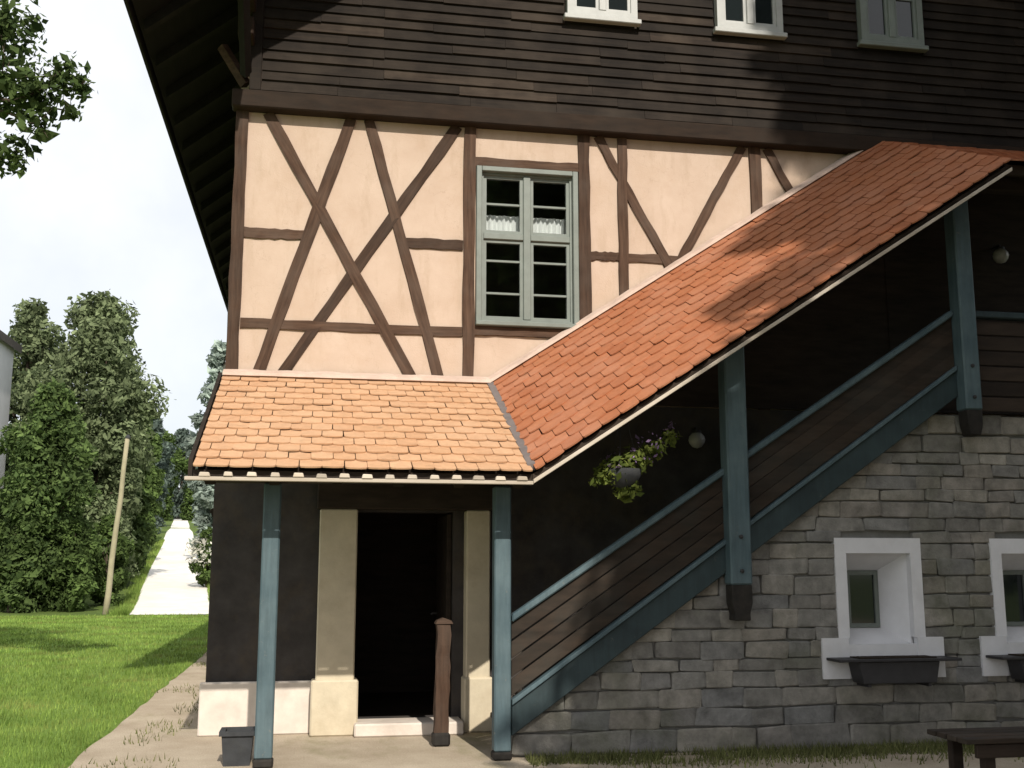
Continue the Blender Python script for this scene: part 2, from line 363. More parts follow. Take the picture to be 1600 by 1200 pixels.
# ------------------------------------------------------------------ the house
VX, A, SL = 1.77, .478, .655             # valley x, canopy pitch, stair pitch
def zroof(x, y): return 3.52 + A * y + (SL * max(0, min(x, 6.36) - VX))
ZT = 6.34
house = thing('half_timbered_house', 'half-timbered house with cream plaster, brown braces and dark boarded gable', 'house', (4.78, 0, 0))
XR = 10.5
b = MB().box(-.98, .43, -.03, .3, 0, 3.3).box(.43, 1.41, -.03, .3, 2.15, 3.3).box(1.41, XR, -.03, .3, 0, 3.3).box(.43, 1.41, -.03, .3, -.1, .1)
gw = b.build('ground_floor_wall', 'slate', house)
WX0, WX1, WZ0, WZ1 = 1.655, 2.735, 4.15, 5.88
b = MB().box(-.92, WX0, 0, .3, 3.302, 6.5).box(WX1, XR, 0, .3, 3.302, 6.5).box(WX0, WX1, 0, .3, 3.302, WZ0).box(WX0, WX1, 0, .3, WZ1, 6.5)
b.build('plaster_wall', 'plaster', house)
b = MB().box(-.918, -.62, .302, 14, 0, 8.0).box(XR - .3, XR - .002, .302, 14, 0, 8.0).box(-.62, XR - .3, 13.7, 14, 0, 8.0)
b.build('side_wall', 'plaster', house)
MB().box(-.62, XR - .3, .302, 13.7, 3.0, 3.25).build('floor_slab', 'dark_wood', house)
MB().box(-.62, XR - .3, .302, 13.7, -.1, .08).build('hall_floor', 'dark_wood', house)
MB().box(.1, 2.0, 2.6, 2.75, .081, 2.99).build('hall_partition', 'dark_wood', house)
MB().box(1.3, 3.2, 1.6, 1.7, 3.251, 6.4).build('room_partition', 'dark_wood', house)
MB().box(-1.03, .055, -.085, -.032, 0, .5).build('plinth', 'plinth', house, .012)  # pale plinth; the sunlit band at the wall foot is put into its colour
# door surround
d = MB().box(.06, .43, -.25, -.031, 0, 2.16).build('door_jamb', 'jamb', house, .012)
MB().box(.02, .47, -.29, -.033, 0, .52).build('jamb_base', 'jamb', d, .015)
d = MB().box(1.52, 1.76, -.25, -.031, 0, 2.16).build('door_jamb', 'jamb', house, .012)
MB().box(1.50, 1.79, -.28, -.033, 0, .52).build('jamb_base', 'jamb', d, .015)
MB().box(.03, 1.86, -.27, -.034, 2.163, 2.42).build('door_lintel', 'dark_wood', house, .012)
MB().box(.436, 1.486, -.42, -.031, 0.001, .125).build('door_step', 'plinth', house, .015)
dl = MB().box(1.355, 1.405, .05, .98, .14, 2.13).build('door_leaf', 'dark_wood', house, .006)
MB().tube([(1.35, .82, 1.1), (1.28, .82, 1.1), (1.28, .72, 1.1)], [.012] * 3, 6).build('door_handle', 'iron', dl)
# timber frame: each timber on a plane of its own so that crossings show one over the other
def T(name, p0, p1, w, yf): return hewn(name, p0, p1, w, yf, .04, house)
T('timber_post', (-.865, 3.3), (-.865, ZT), .125, -.034)
T('timber_post', (1.555, 3.3), (1.555, ZT), .125, -.034)
T('timber_post', (2.835, 3.3), (2.835, ZT), .125, -.034)
T('timber_post', (3.275, 3.3), (3.275, ZT), .105, -.033)
T('timber_post', (4.85, 3.3), (4.85, ZT), .13, -.034)
T('timber_post', (6.6, 3.3), (6.6, ZT), .13, -.034)
T('timber_brace', (-.60, ZT), (1.02, 3.42), .115, -.024)
T('timber_brace', (.27, ZT), (-.64, 3.42), .12, -.0275)
T('timber_brace', (.46, ZT), (1.28, 3.42), .11, -.0255)
T('timber_brace', (1.42, ZT), (-.44, 3.42), .115, -.0225)
T('timber_rail', (-.80, 5.02), (-.17, 5.02), .105, -.0195)
T('timber_rail', (.80, 5.0), (1.49, 5.0), .105, -.0195)
T('timber_rail', (-.80, 4.06), (1.49, 4.045), .10, -.0200)
T('timber_rail', (1.62, 5.95), (2.77, 5.95), .10, -.0305)
T('timber_rail', (1.62, 4.07), (2.77, 4.07), .10, -.0305)
T('timber_rail', (2.90, 4.96), (3.222, 4.96), .095, -.0200)
T('timber_rail', (3.328, 4.96), (4.78, 4.96), .095, -.0200)
T('timber_brace', (3.00, ZT), (3.86, 4.76), .10, -.0245)
T('timber_brace', (4.70, ZT), (3.80, 4.72), .10, -.0265)
T('timber_brace', (5.00, ZT), (5.75, 4.95), .10, -.0245)
T('timber_brace', (6.52, ZT), (5.6, 4.72), .10, -.0265)
# thin dark panels on the wall under the stair and landing roofs, behind the steps
b = MB().prism([(1.77, 3.31), (6.37, 3.31), (6.37, zroof(6.36, 0) - .16), (1.77, zroof(1.77, 0) - .12)], -.05, -.035)
sb = b.build('stair_lining', 'dark_wood', house)
MB().box(6.372, XR, -.055, -.036, 3.32, 6.33).build('gallery_lining', 'dark_wood', house)
# main window with casements, glazing bars and curtain
def window(parent, x0, x1, z0, z1, yg, paint, cols, tz, barz, glass, fw=.06, name='window'):
    w = MB().box(x0, x0 + fw, yg - .05, yg + .05, z0, z1).box(x1 - fw, x1, yg - .05, yg + .05, z0, z1)
    w.box(x0 + fw, x1 - fw, yg - .05, yg + .05, z1 - fw, z1).box(x0 + fw, x1 - fw, yg - .05, yg + .05, z0, z0 + fw)
    w = w.build(name, paint, parent)
    xm = (x0 + x1) / 2
    MB().box(xm - .04, xm + .04, yg - .058, yg + .04, z0 + fw, z1 - fw).build('mullion', paint, w, .006)
    if tz: 
        for a, c in ((x0 + fw, xm - .04), (xm + .04, x1 - fw)): MB().box(a, c, yg - .055, yg + .04, tz - .035, tz + .035).build('transom', paint, w, .006)
    for a, c in ((x0 + fw, xm - .04), (xm + .04, x1 - fw)):
        for (p, q) in (((z0 + fw, tz - .035), (tz + .035, z1 - fw)) if tz else ((z0 + fw, z1 - fw),)):
            s = .035
            f = MB().box(a, a + s, yg - .03, yg + .02, p, q).box(c - s, c, yg - .03, yg + .02, p, q).box(a + s, c - s, yg - .03, yg + .02, p, p + s).box(a + s, c - s, yg - .03, yg + .02, q - s, q)
            f.build('casement', paint, w)
            MB().box(a + s, c - s, yg - .004, yg + .004, p + s, q - s).build('pane', glass, w)
        for bz in barz: MB().box(a + .035, c - .035, yg - .02, yg + .016, bz - .011, bz + .011).build('glazing_bar', paint, w)
    return w
w = window(house, WX0, WX1, WZ0, WZ1, .06, 'greenwhite', 2, 5.13, (4.50, 4.86, 5.50), 'glass')
MB().box(WX0 - .03, WX1 + .03, -.09, .012, WZ0 - .03, WZ0 + .02).build('window_sill', 'greenwhite', w, .008)
MB().box(WX0 - .025, WX0 + .035, -.05, .009, WZ0 + .021, WZ1 + .02).build('window_casing', 'greenwhite', w, .006)
MB().box(WX1 - .035, WX1 + .025, -.05, .009, WZ0 + .021, WZ1 + .02).build('window_casing', 'greenwhite', w, .006)
MB().box(WX0 + .036, WX1 - .036, -.05, .009, WZ1 - .035, WZ1 + .02).build('window_casing', 'greenwhite', w, .006)
# short white valance curtain inside, gathered
b = MB(); nn = 60
for i in range(nn + 1):
    x = WX0 + .07 + (WX1 - WX0 - .14) * i / nn; yy = .19 + .018 * math.sin(i * 1.9) + .008 * math.sin(i * .7)
    b.v += [(x, yy, 5.42), (x, yy + .01, 5.30 - .012 * math.sin(i * 1.9)), (x, yy, 5.17)]
b.f = [(3 * i + k, 3 * i + 3 + k, 3 * i + 4 + k, 3 * i + 1 + k) for i in range(nn) for k in (0, 1)]
b.build('curtain', 'cloth', w, smooth=True)
# bressummer under the gable, then lapped boards
MB().box(-.97, XR + .05, -.16, 0.02, ZT, 6.53).build('bressummer', 'beam', house, .012)
EX, EZ, RP, RX = -1.95, 7.2, .84, 4.78
def zmain(x): return EZ + RP * ((x - EX) if x < RX else (2 * RX - EX - x))
ZTOP = 8.9
gw_ = [(2.60, 3.45), (4.36, 5.20), (6.14, 6.98)]
MB().prism([(-.80, 6.532), (XR - .1, 6.532), (XR - .1, zmain(XR - .1) - .02), (RX, zmain(RX) - .02), (-.80, zmain(-.80) - .02)], -.10, .0).build('gable_wall', 'dark_wood', house)
clad = MB().box(-.80, -.68, -.15, -.101, 6.532, 8.1).build('corner_board', 'board', house, .006)
ch = .118; z = 6.535; row = 0
upper = MB()
while z < 12.6:
    xa, xb = -.675, XR - .12
    if z + ch > zmain(xa): xa = EX + (z + ch - EZ) / RP
    xb = min(xb, 2 * RX - xa)
    segs = [(xa, xb)]
    for (p, q) in gw_:
        if z + ch > 7.62 and z < 8.95:
            ns = []
            for (s0, s1) in segs:
                if q <= s0 or p >= s1: ns.append((s0, s1)); continue
                if p - s0 > .05: ns.append((s0, p))
                if s1 - q > .05: ns.append((q, s1))
            segs = ns
    for (s0, s1) in segs:
        x = s0
        while x < s1 - .02:
            L = min(random.uniform(.55, 1.7), s1 - x)
            if s1 - x - L < .35: L = s1 - x
            j = random.uniform(-.007, .007); t = random.uniform(0, .012); g = .0015
            h = ch + .02 + j
            v = [(x + g, -.105, z + h), (x + L - g, -.105, z + h), (x + L - g, -.142 - t, z + j), (x + g, -.142 - t, z + j), (x + g, -.118, z + h), (x + L - g, -.118, z + h), (x + L - g, -.102, z + j), (x + g, -.102, z + j)]
            f = [(4, 3, 2, 5), (0, 1, 6, 7), (3, 7, 6, 2), (4, 5, 1, 0), (4, 0, 7, 3), (5, 2, 6, 1)]
            if z < ZTOP and x < 8.2: MB().add(v, f).build('board', 'board', house)
            else: upper.add(v, f)
            x += L
    z += ch; row += 1
tag(upper.build('upper_boards', 'board', house), kind='stuff')
for (p, q) in gw_:
    pm_ = 'greenwhite' if p > 6 else 'white_paint'  # third window: its shade is put into the duller paint
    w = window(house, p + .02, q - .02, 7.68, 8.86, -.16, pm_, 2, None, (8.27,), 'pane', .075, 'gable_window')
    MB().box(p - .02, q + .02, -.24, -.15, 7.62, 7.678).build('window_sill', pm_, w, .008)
# main roof: slabs, rafters, purlin ends
YF, YB = -2.0, 15
nrm = Vector((-RP, 0, 1)).normalized()
for s in (1, -1):
    def mir(x): return x if s == 1 else 2 * RX - x
    t = .20
    pts = [(mir(EX), EZ), (mir(RX - .001), zmain(RX)), (mir(RX - .001), zmain(RX) + t * 1.3), (mir(EX - .05), EZ + t)]
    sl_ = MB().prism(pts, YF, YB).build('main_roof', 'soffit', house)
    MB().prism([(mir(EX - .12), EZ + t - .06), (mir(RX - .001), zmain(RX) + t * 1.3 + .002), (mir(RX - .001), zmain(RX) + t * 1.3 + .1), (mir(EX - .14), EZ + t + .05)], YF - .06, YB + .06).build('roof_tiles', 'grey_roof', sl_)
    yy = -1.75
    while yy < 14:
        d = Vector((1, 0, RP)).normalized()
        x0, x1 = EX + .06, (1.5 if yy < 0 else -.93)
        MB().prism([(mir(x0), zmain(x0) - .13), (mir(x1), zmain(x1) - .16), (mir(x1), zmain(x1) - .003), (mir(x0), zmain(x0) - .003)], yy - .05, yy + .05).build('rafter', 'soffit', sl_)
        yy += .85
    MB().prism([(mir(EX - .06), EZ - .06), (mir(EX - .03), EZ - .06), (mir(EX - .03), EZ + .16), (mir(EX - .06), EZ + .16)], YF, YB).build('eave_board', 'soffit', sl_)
for (x, zz, ln) in ((-.84, 7.02, -.42), (-.84, 7.40, -1.7)):
    pu = MB().box(x - .08, x + .08, ln, -.001 if zz < 7.2 else 0.28, zz, zz + .2).build('purlin', 'beam', house, .012)
st = MB().tube([(-.84, -.05, 6.62), (-1.10, -.05, 7.03)], [.065, .06], 4).build('eave_strut', 'timber', house)
MB().tube([(-.84, -.12, 6.70), (-.84, -1.15, 7.42)], [.06, .06], 4).build('verge_strut', 'soffit', house)

# ------------------------------------------------------------------ covered stairway: entrance canopy, stair roof, posts, rails, steps
stair = thing('covered_stairway', 'orange tiled canopy and stair roof on teal posts climbing along the house wall', 'covered stairway', (3.2, -1.8, 0))
CX0, CX1, YE = -.94, 6.38, -2.30
def roofslab(x0, x1, name):
    v = [(x, y, zroof(x, y) - dz) for dz in (.115, .045) for (x, y) in ((x0, YE + .06), (x1, YE + .06), (x1, -.036), (x0, -.036))]
    return MB().add(v, [(3, 2, 1, 0), (4, 5, 6, 7), (0, 1, 5, 4), (1, 2, 6, 5), (2, 3, 7, 6), (3, 0, 4, 7)]).build(name, 'dark_wood', stair)
r1 = roofslab(CX0 + .02, VX, 'canopy_roof'); r2 = roofslab(VX + .0005, CX1, 'stair_roof'); r3 = roofslab(CX1 + .0005, 9.6, 'landing_roof')
# plain clay tile with a rounded tail, sheared to the roof it lies on
def tile_mesh(name, ex, ed, w, L, lift, mat='tile'):
    nv = ex.cross(-ed).normalized()
    if nv.z < 0: nv = -nv
    g = .0025
    out = [(g, 0), (w - g, 0)] + [(w / 2 + (w / 2 - g) * math.cos(t), L - .038 + .038 * math.sin(t)) for t in (0, .5, 1.05, math.pi / 2, 2.09, 2.64, math.pi)]
    v = []
    for th in (.0, -.013):
        for (u, t) in out:
            crown = .004 * math.sin(math.pi * u / w)
            v.append(ex * u + ed * t + nv * (lift * t / L + th + crown))
    n = len(out)
    f = [tuple(range(n)), tuple(range(2 * n - 1, n - 1, -1))] + [(i, i + n, (i + 1) % n + n, (i + 1) % n) for i in range(n)]
    me = MB().add(v, f).mesh(name); me.materials.append(M[mat]); return me
ed = Vector((0, -1, -A)).normalized(); slopeL = 2.36 * math.sqrt(1 + A * A); rows = 14; exq = slopeL / rows
def lay(parent, x0, x1, e, ncol, mat, single, total):
    """rows of tiles, each row set off by half a tile; the lowest rows are single tiles, the rest one part"""
    wv = (Vector(e) * ((x1 - x0) / e.x)).length / ncol
    mt = tile_mesh('tile', e, ed, wv, exq + .06, .017, mat); hf = tile_mesh('tile', e, ed, wv / 2, exq + .06, .017, mat)
    lst = []
    for r in range(rows - 1, -1, -1):
        off = (r % 2) * .5
        for c in range(-1 if off else 0, ncol):
            a0 = max(0, c + off); a1 = min(ncol, c + off + 1)
            m = mt if a1 - a0 > .9 else hf
            p = Vector((x0, .0, zroof(x0, 0) - .006)) + e * (a0 * wv) + ed * (r * exq) + Vector((0, -.03, 0))
            p += Vector((random.uniform(-.002, .002), random.uniform(-.006, .006), random.uniform(-.0025, .0025)))
            lst.append((m, p, (random.uniform(-.012, .012), random.uniform(-.012, .012), random.uniform(-.02, .02))))
    b = MB(); cache = {}
    for k, (m, p, rot) in enumerate(lst):
        if k < single:
            o = bpy.data.objects.new('tile', m); C.objects.link(o); o.location = p; o.parent = parent; o.rotation_euler = rot
        else:
            if m not in cache: cache[m] = ([v.co.copy() for v in m.vertices], [tuple(q.vertices) for q in m.polygons])
            T_ = Matrix.Translation(p) @ Matrix.Rotation(rot[2], 4, 'Z') @ Matrix.Rotation(rot[1], 4, 'Y') @ Matrix.Rotation(rot[0], 4, 'X')
            b.add([tuple(T_ @ v) for v in cache[m][0]], cache[m][1])
    if b.v: tag(b.build('upper_tiles', total, parent), kind='stuff')
lay(r1, CX0, VX - .005, Vector((1, 0, 0)), 15, 'tile', 145, 'tile_m')
eS = Vector((1, 0, SL)).normalized()
lay(r2, VX + .02, CX1, eS, 28, 'tile_red', 150, 'tile_red_m')
lay(r3, CX1 + .03, 9.6, Vector((1, 0, 0)), 17, 'tile_red', 0, 'tile_red_m')
# valley flashing, lime fillets against the wall, bargeboards, fascia
b = MB().add([(VX - .03, -.04, zroof(VX, 0) + .012), (VX + .035, -.04, zroof(VX, 0) + .03), (VX + .035, YE - .02, zroof(VX, YE) + .03), (VX - .03, YE - .02, zroof(VX, YE) + .012),
              (VX - .03, -.04, zroof(VX, 0) - .03), (VX + .035, -.04, zroof(VX, 0) - .03), (VX + .035, YE - .02, zroof(VX, YE) - .03), (VX - .03, YE - .02, zroof(VX, YE) - .03)],
             [(0, 1, 2, 3), (7, 6, 5, 4), (0, 4, 5, 1), (1, 5, 6, 2), (2, 6, 7, 3), (3, 7, 4, 0)])
b.build('valley_flashing', 'grey_roof', r2)
def fillet(x0, x1, parent, seg):
    b = MB()
    for i in range(seg + 1):
        x = x0 + (x1 - x0) * i / seg; zz = zroof(x, 0); j = .014 * noise.noise(Vector((x * 5, 0, 0)))
        b.v += [(x, -.036, zz - .05), (x, -.15 + j, zz - .03), (x, -.13 + j, zz + .005 + j), (x, -.036, zz + .05 + j)]
    b.f = [(4 * i + k, 4 * i + 4 + k, 4 * i + 4 + (k + 1) % 4, 4 * i + (k + 1) % 4) for i in range(seg) for k in range(4)] + [(0, 1, 2, 3), (4 * seg + 3, 4 * seg + 2, 4 * seg + 1, 4 * seg)]
    b.build('mortar_fillet', 'mortar', parent, smooth=False)
fillet(CX0, VX, r1, 30); fillet(VX, CX1 - .1, r2, 50)
MB().prism([(CX0 - .02, 0), (CX0 + .015, 0), (CX0 + .015, .1), (CX0 - .02, .1)], 0, 1)
def barge(x0, x1, parent, mat):
    v = []
    for y in (YE - .03, -.04):
        for x in (x0, x1): v += [(x, y, zroof(x, y) - .13), (x, y, zroof(x, y) + .03)]
    MB().add(v, [(0, 1, 3, 2), (4, 6, 7, 5), (0, 4, 5, 1), (2, 3, 7, 6), (1, 5, 7, 3), (0, 2, 6, 4)]).build('bargeboard', mat, parent)
barge(CX0 - .045, CX0 - .012, r1, 'dark_wood')
def fas(x0, x1, parent, y0, y1, dz, h, name, mat):
    zf = lambda x: zroof(x, YE) - dz
    slope_box(x0, x1, zf, h, y0, y1).build(name, mat, parent, .004)
fas(CX0 - .06, VX - .002, r1, -2.425, -2.375, .158, .030, 'eave_fascia', 'fascia'); fas(VX, CX1, r2, -2.425, -2.375, .15, .036, 'eave_fascia', 'fascia')
fas(CX0, VX - .002, r1, -2.373, -2.242, .13, .06, 'eave_board', 'dark_wood'); fas(VX, CX1, r2, -2.373, -2.242, .13, .06, 'eave_board', 'dark_wood')
for k in range(15):  # row of small pale blocks above the canopy fascia
    x = CX0 + (VX - .005 - CX0) * (k + .5) / 15; zz = zroof(x, YE) - .127 + random.uniform(-.003, .003); w_ = random.uniform(.036, .05)
    MB().prism([(x - w_, zz), (x + w_, zz), (x + w_ * .8, zz + .034), (x - w_ * .8, zz + .036)], -2.432 + random.uniform(-.006, .004), -2.376).build('eave_block', 'fascia', r1, .005)
fas(CX1 + .002, 9.6, r3, -2.30, -2.245, .14, .10, 'eave_fascia', 'dark_wood')
# rafters under the roofs
def rafter(x, parent, mat='dark_wood'):
    v = []
    for dz in (.215, .117):
        for (xx, y) in ((x - .04, -2.22), (x + .04, -2.22), (x + .04, -.056), (x - .04, -.056)): v.append((xx, y, zroof(xx, y) - dz))
    MB().add(v, [(3, 2, 1, 0), (4, 5, 6, 7), (0, 1, 5, 4), (1, 2, 6, 5), (2, 3, 7, 6), (3, 0, 4, 7)]).build('rafter', mat, parent)
for i in range(6): rafter(-.82 + i * .5, r1, 'infill')
for i in range(8): rafter(2.05 + i * .58, r2)
for i in range(5): rafter(6.7 + i * .65, r3)
# plates carried by the posts
YP = -1.80
slope_box(CX0 + .03, VX + .03, lambda x: zroof(x, YP) - .37, .15, YP - .07, YP + .07).build('wall_plate', 'dark_wood', stair, .008)
slope_box(VX + .032, CX1, lambda x: zroof(x, YP) - .37, .15, YP - .07, YP + .07).build('wall_plate', 'dark_wood', stair, .008)
slope_box(CX1 + .002, 9.6, lambda x: zroof(x, YP) - .37, .15, YP - .07, YP + .07).build('wall_plate', 'dark_wood', stair, .008)
# posts
for px in (-.345, 1.61):
    zt = zroof(px, YP) - .372
    p = MB().box(px - .072, px + .072, YP - .072, YP + .072, .07, zt).build('post', 'teal', stair, .012)
    MB().box(px - .08, px + .08, YP - .08, YP + .08, 0, .069).build('post_base', 'foot', p, .015)
for px, z0, w in ((3.73, 1.44, .10), (6.11, 3.06, .085)):
    zt = zroof(px - w, YP) - .372 if px < 6 else zroof(px - w, YP) - .372
    p = MB().box(px - w, px + w, -1.98, -1.80, z0, zroof(px - w, -1.98) - .12).build('post', 'teal', stair, .014)
    for bz in (z0 + .12, z0 + .42): MB().tube([(px, -1.979, bz), (px, -1.996, bz), (px, -2.0, bz)], [.018, .018, .008], 8).build('bolt', 'iron', p)
    ft = MB(); y0, y1 = -1.975, -1.82
    prof = [(w * .95, z0 - .001), (w * .95, z0 - .16), (w * .7, z0 - .25), (w * .75, z0 - .31)] if px < 5 else [(w * .95, z0 - .001), (w * .9, z0 - .14), (w * .6, z0 - .24)]
    k = []
    for (hw, zz) in prof: ft.v += [(px - hw, y0, zz), (px + hw, y0, zz), (px + hw, y1, zz), (px - hw, y1, zz)]
    for i in range(len(prof) - 1):
        for j in range(4): ft.f.append((4 * i + j, 4 * i + 4 + j, 4 * i + 4 + (j + 1) % 4, 4 * i + (j + 1) % 4))
    ft.f += [(0, 1, 2, 3), tuple(4 * (len(prof) - 1) + q for q in (3, 2, 1, 0))]
    ft.build('post_foot', 'foot', p, .008)
# stringer, parapet boards, handrail
SS = .695
def zst(x): return .215 + SS * (x - 1.70)          # lower edge of stringer
SX0, SX1 = 1.69, 6.02
def rb(name, off, h, y0, y1, mat, x0=SX0, x1=SX1, k=SS, bev=.006):
    return slope_box(x0, x1, lambda x: off + k * (x - 1.70), h, y0, y1).build(name, mat, stair, bev)
rb('stringer', .20, .25, -1.855, -1.785, 'teal_dark')
rb('stringer_cap', .452, .045, -1.885, -1.775, 'teal')
KR = .66
for i in range(4):
    slope_box(SX0, SX1, lambda x, i=i: .525 + .155 * i + (SS - (SS - KR) * (i + 1) / 5) * (x - 1.70), .135, -1.835, -1.808).build('parapet_board', 'infill', stair, .004)
rb('handrail', 1.135, .065, -1.88, -1.765, 'teal', SX0, SX1, KR, .012)
# steps
for i in range(16):
    x = 1.76 + .275 * i; z = .19 * (i + 1)
    t = MB().box(x, x + .31, -1.70, -.10, z - .05, z).build('step', 'infill', stair, .008)
    MB().box(x + .04, x + .06, -1.69, -.11, z - .19, z - .051).build('riser', 'dark_wood', t)
# landing floor and its boarded parapet
MB().box(6.16, 9.6, -1.72, -.058, 2.96, 3.04).build('landing_floor', 'dark_wood', stair)
for i in range(6):
    MB().box(6.20, 9.6, -1.83, -1.805, 3.07 + .15 * i, 3.205 + .15 * i).build('landing_board', 'dark_wood', stair, .004)
MB().box(6.20, 9.6, -1.87, -1.77, 3.985, 4.05).build('landing_rail', 'teal_dark', stair, .01)
MB().box(7.85, 8.0, -1.88, -1.74, 3.05, zroof(8, YP) - .372).build('post', 'teal_dark', stair, .012)

# ------------------------------------------------------------------ stone wall under the stairs
wall = thing('stone_wall', 'grey rubble stone wall below the stairs with two white embrasure windows', 'wall', (5.5, -1.6, 0))
WXE = 9.6
wins = [4.72, 6.30]                        # left edge of each white surround
WW, WB, WT = .86, .66, 1.86
def ztop(x): return min(3.04, zst(x) + .12)
b = MB()
cuts = [1.72] + sorted([w + .09 for w in wins] + [w + WW - .09 for w in wins] + [5.60]) + [WXE]
for x0, x1 in zip(cuts[:-1], cuts[1:]):
    hole = any(abs(x0 - (w + .09)) < .01 for w in wins)
    tp = [(x1, ztop(x1)), (x0, ztop(x0))]
    if x0 < 5.6 < x1: tp = [(x1, 3.04), (5.6, 3.04), (x0, ztop(x0))]
    if hole:
        b.prism([(x0, 0), (x1, 0), (x1, .80), (x0, .80)], -1.715, -1.3); b.prism([(x0, 1.76), (x1, 1.76)] + tp, -1.715, -1.3)
    else: b.prism([(x0, 0), (x1, 0)] + tp, -1.715, -1.3)
core = b.build('mortar_core', 'stone_mortar', wall)
MB().box(1.9, WXE, -1.298, -1.2, 0, 1.0).box(4, WXE, -1.298, -1.2, 1.0, 2.4).build('inner_wall', 'slate', wall)
def stone_mesh(i):
    rs = random.Random(100 + i); bm = bmesh.new(); bmesh.ops.create_cube(bm, size=1)
    for v in bm.verts:
        v.co.x += rs.uniform(-.055, .055); v.co.z += rs.uniform(-.09, .09); v.co.y += rs.uniform(-.06, .06) if v.co.y < 0 else 0
    bmesh.ops.bevel(bm, geom=list(bm.edges), offset=.06, segments=1, affect='EDGES', profile=.5)
    me = bpy.data.meshes.new('stone'); bm.to_mesh(me); bm.free(); me.materials.append(M['stone']); return me
SM = [stone_mesh(i) for i in range(10)]
rest = MB(); rs = random.Random(5); z = .0; cnt = 0
while z < 3.02:
    h = rs.uniform(.15, .24) if z < .45 else rs.uniform(.10, .175)
    if z + h > 2.95: h = 3.045 - z
    zm = z + h * .6
    x = 1.73 + max(0, (zm - .335) / SS)
    segs = [(x, WXE)]
    for w in wins:
        if z + h > WB + .04 and z < WT - .03:
            ns = []
            for s0, s1 in segs:
                if s0 < w + .07 and s1 > w + WW - .07: ns += [(s0, w + .07), (w + WW - .07, s1)]
                else: ns.append((s0, s1))
            segs = ns
    for s0, s1 in segs:
        x = s0
        while x < s1 - .01:
            L = rs.uniform(.20, .50) * (1.15 if z < .45 else 1)
            if s1 - x - L < .16: L = s1 - x
            if L > .75: L *= .5
            me = rs.choice(SM); hh = h * rs.uniform(.86, 1.0)
            loc = Vector((x + L / 2, -1.695 - rs.uniform(0, .012), z + h / 2)); sc = (L + .004, .12, hh + .004)
            fl = rs.choice((1, -1))
            if x < 7.35 and cnt < 300:
                o = bpy.data.objects.new('stone', me); C.objects.link(o); o.location = loc; o.scale = (sc[0], sc[1], sc[2]); o.parent = wall
                o.matrix_parent_inverse = Matrix.Translation(-wall.location); o.rotation_euler = (0, rs.uniform(-.03, .03) + (math.pi if fl < 0 else 0), 0); cnt += 1
            else:
                rest.add([(loc.x + v.co.x * sc[0], loc.y + v.co.y * sc[1], loc.z + v.co.z * sc[2]) for v in me.vertices], [tuple(p.vertices) for p in me.polygons])
            x += L
    z += h
tag(rest.build('farther_stones', 'stone', wall), kind='stuff')
fb_labels = ['dark window box below the white embrasure window nearer the stair foot', 'dark window box below the white embrasure window farther along the stone wall']
for wi, x0 in enumerate(wins):
    x1 = x0 + WW; yf = -1.775
    # surround with widened feet, a tapering embrasure behind it
    b = MB(); ax0, ax1, az0, az1 = x0 + .11, x1 - .11, .90, 1.72
    b.box(x0, ax0, yf, -1.66, .96, WT).box(ax1, x1, yf, -1.66, .96, WT).box(ax0, ax1, yf, -1.66, az1, WT)
    b.box(x0 - .17, ax0 - .02, yf - .012, -1.66, .60, .959).box(ax1 + .02, x1 + .17, yf - .012, -1.66, .60, .959)
    b.box(ax0 - .02, ax1 + .02, yf, -1.66, .60, az0)
    w = b.build('window', 'whitewash', wall)
    gx0, gx1, gz0, gz1, yg = x0 + .265, x0 + .595, 1.03, 1.56, -1.42
    F = [(ax0, -1.7, az0), (ax1, -1.7, az0), (ax1, -1.7, az1), (ax0, -1.7, az1)]; G = [(gx0, yg, gz0), (gx1, yg, gz0), (gx1, yg, gz1), (gx0, yg, gz1)]
    F2 = [(x - (.03 if x < x0 + .4 else -.03), -1.7, zz + (-.03 if zz < 1.2 else .03)) for x, _, zz in F]; G2 = [(x - (.03 if x < x0 + .4 else -.03), yg, zz + (-.03 if zz < 1.3 else .03)) for x, _, zz in G]
    b = MB(); b.v = F + G + F2 + G2
    b.f = [(i, (i + 1) % 4, (i + 1) % 4 + 4, i + 4) for i in range(4)] + [(i + 8, i + 12, (i + 1) % 4 + 12, (i + 1) % 4 + 8) for i in range(4)] + [(i + 4, (i + 1) % 4 + 4, (i + 1) % 4 + 12, i + 12) for i in range(4)] + [(i, i + 8, (i + 1) % 4 + 8, (i + 1) % 4) for i in range(4)]
    b.build('embrasure', 'whitewash', w)
    b = MB(); s = .04
    b.box(gx0, gx0 + s, yg - .02, yg + .03, gz0, gz1).box(gx1 - s, gx1, yg - .02, yg + .03, gz0, gz1).box(gx0 + s, gx1 - s, yg - .02, yg + .03, gz1 - s, gz1).box(gx0 + s, gx1 - s, yg - .02, yg + .03, gz0, gz0 + s)
    b.build('window_frame', 'greenwhite', w)
    MB().box(gx0 + s, gx1 - s, yg, yg + .012, gz0 + s, gz1 - s).build('pane', 'pane', w)
    # window box
    fb = thing('window_box', fb_labels[wi], 'window box', (x0 + WW / 2, -1.9, .56))
    bx0, bx1 = x0 + .06, x1 - .02
    MB().prism([(bx0 + .04, .575), (bx1 - .04, .575), (bx1, .765), (bx0, .765)], -2.02, -1.80).build('box', 'iron', fb, .006)
    MB().box(bx0 - .20, bx1 + .20, -2.05, -1.79, .766, .79).build('rim', 'iron', fb, .004)
    for q in (bx0 + .1, bx1 - .1): MB().box(q - .015, q + .015, -2.0, -1.789, .545, .574).build('bracket', 'iron', fb)
    MB().box(bx0 + .02, bx1 - .02, -2.0, -1.81, .791, .80).build('soil', 'soil', fb)

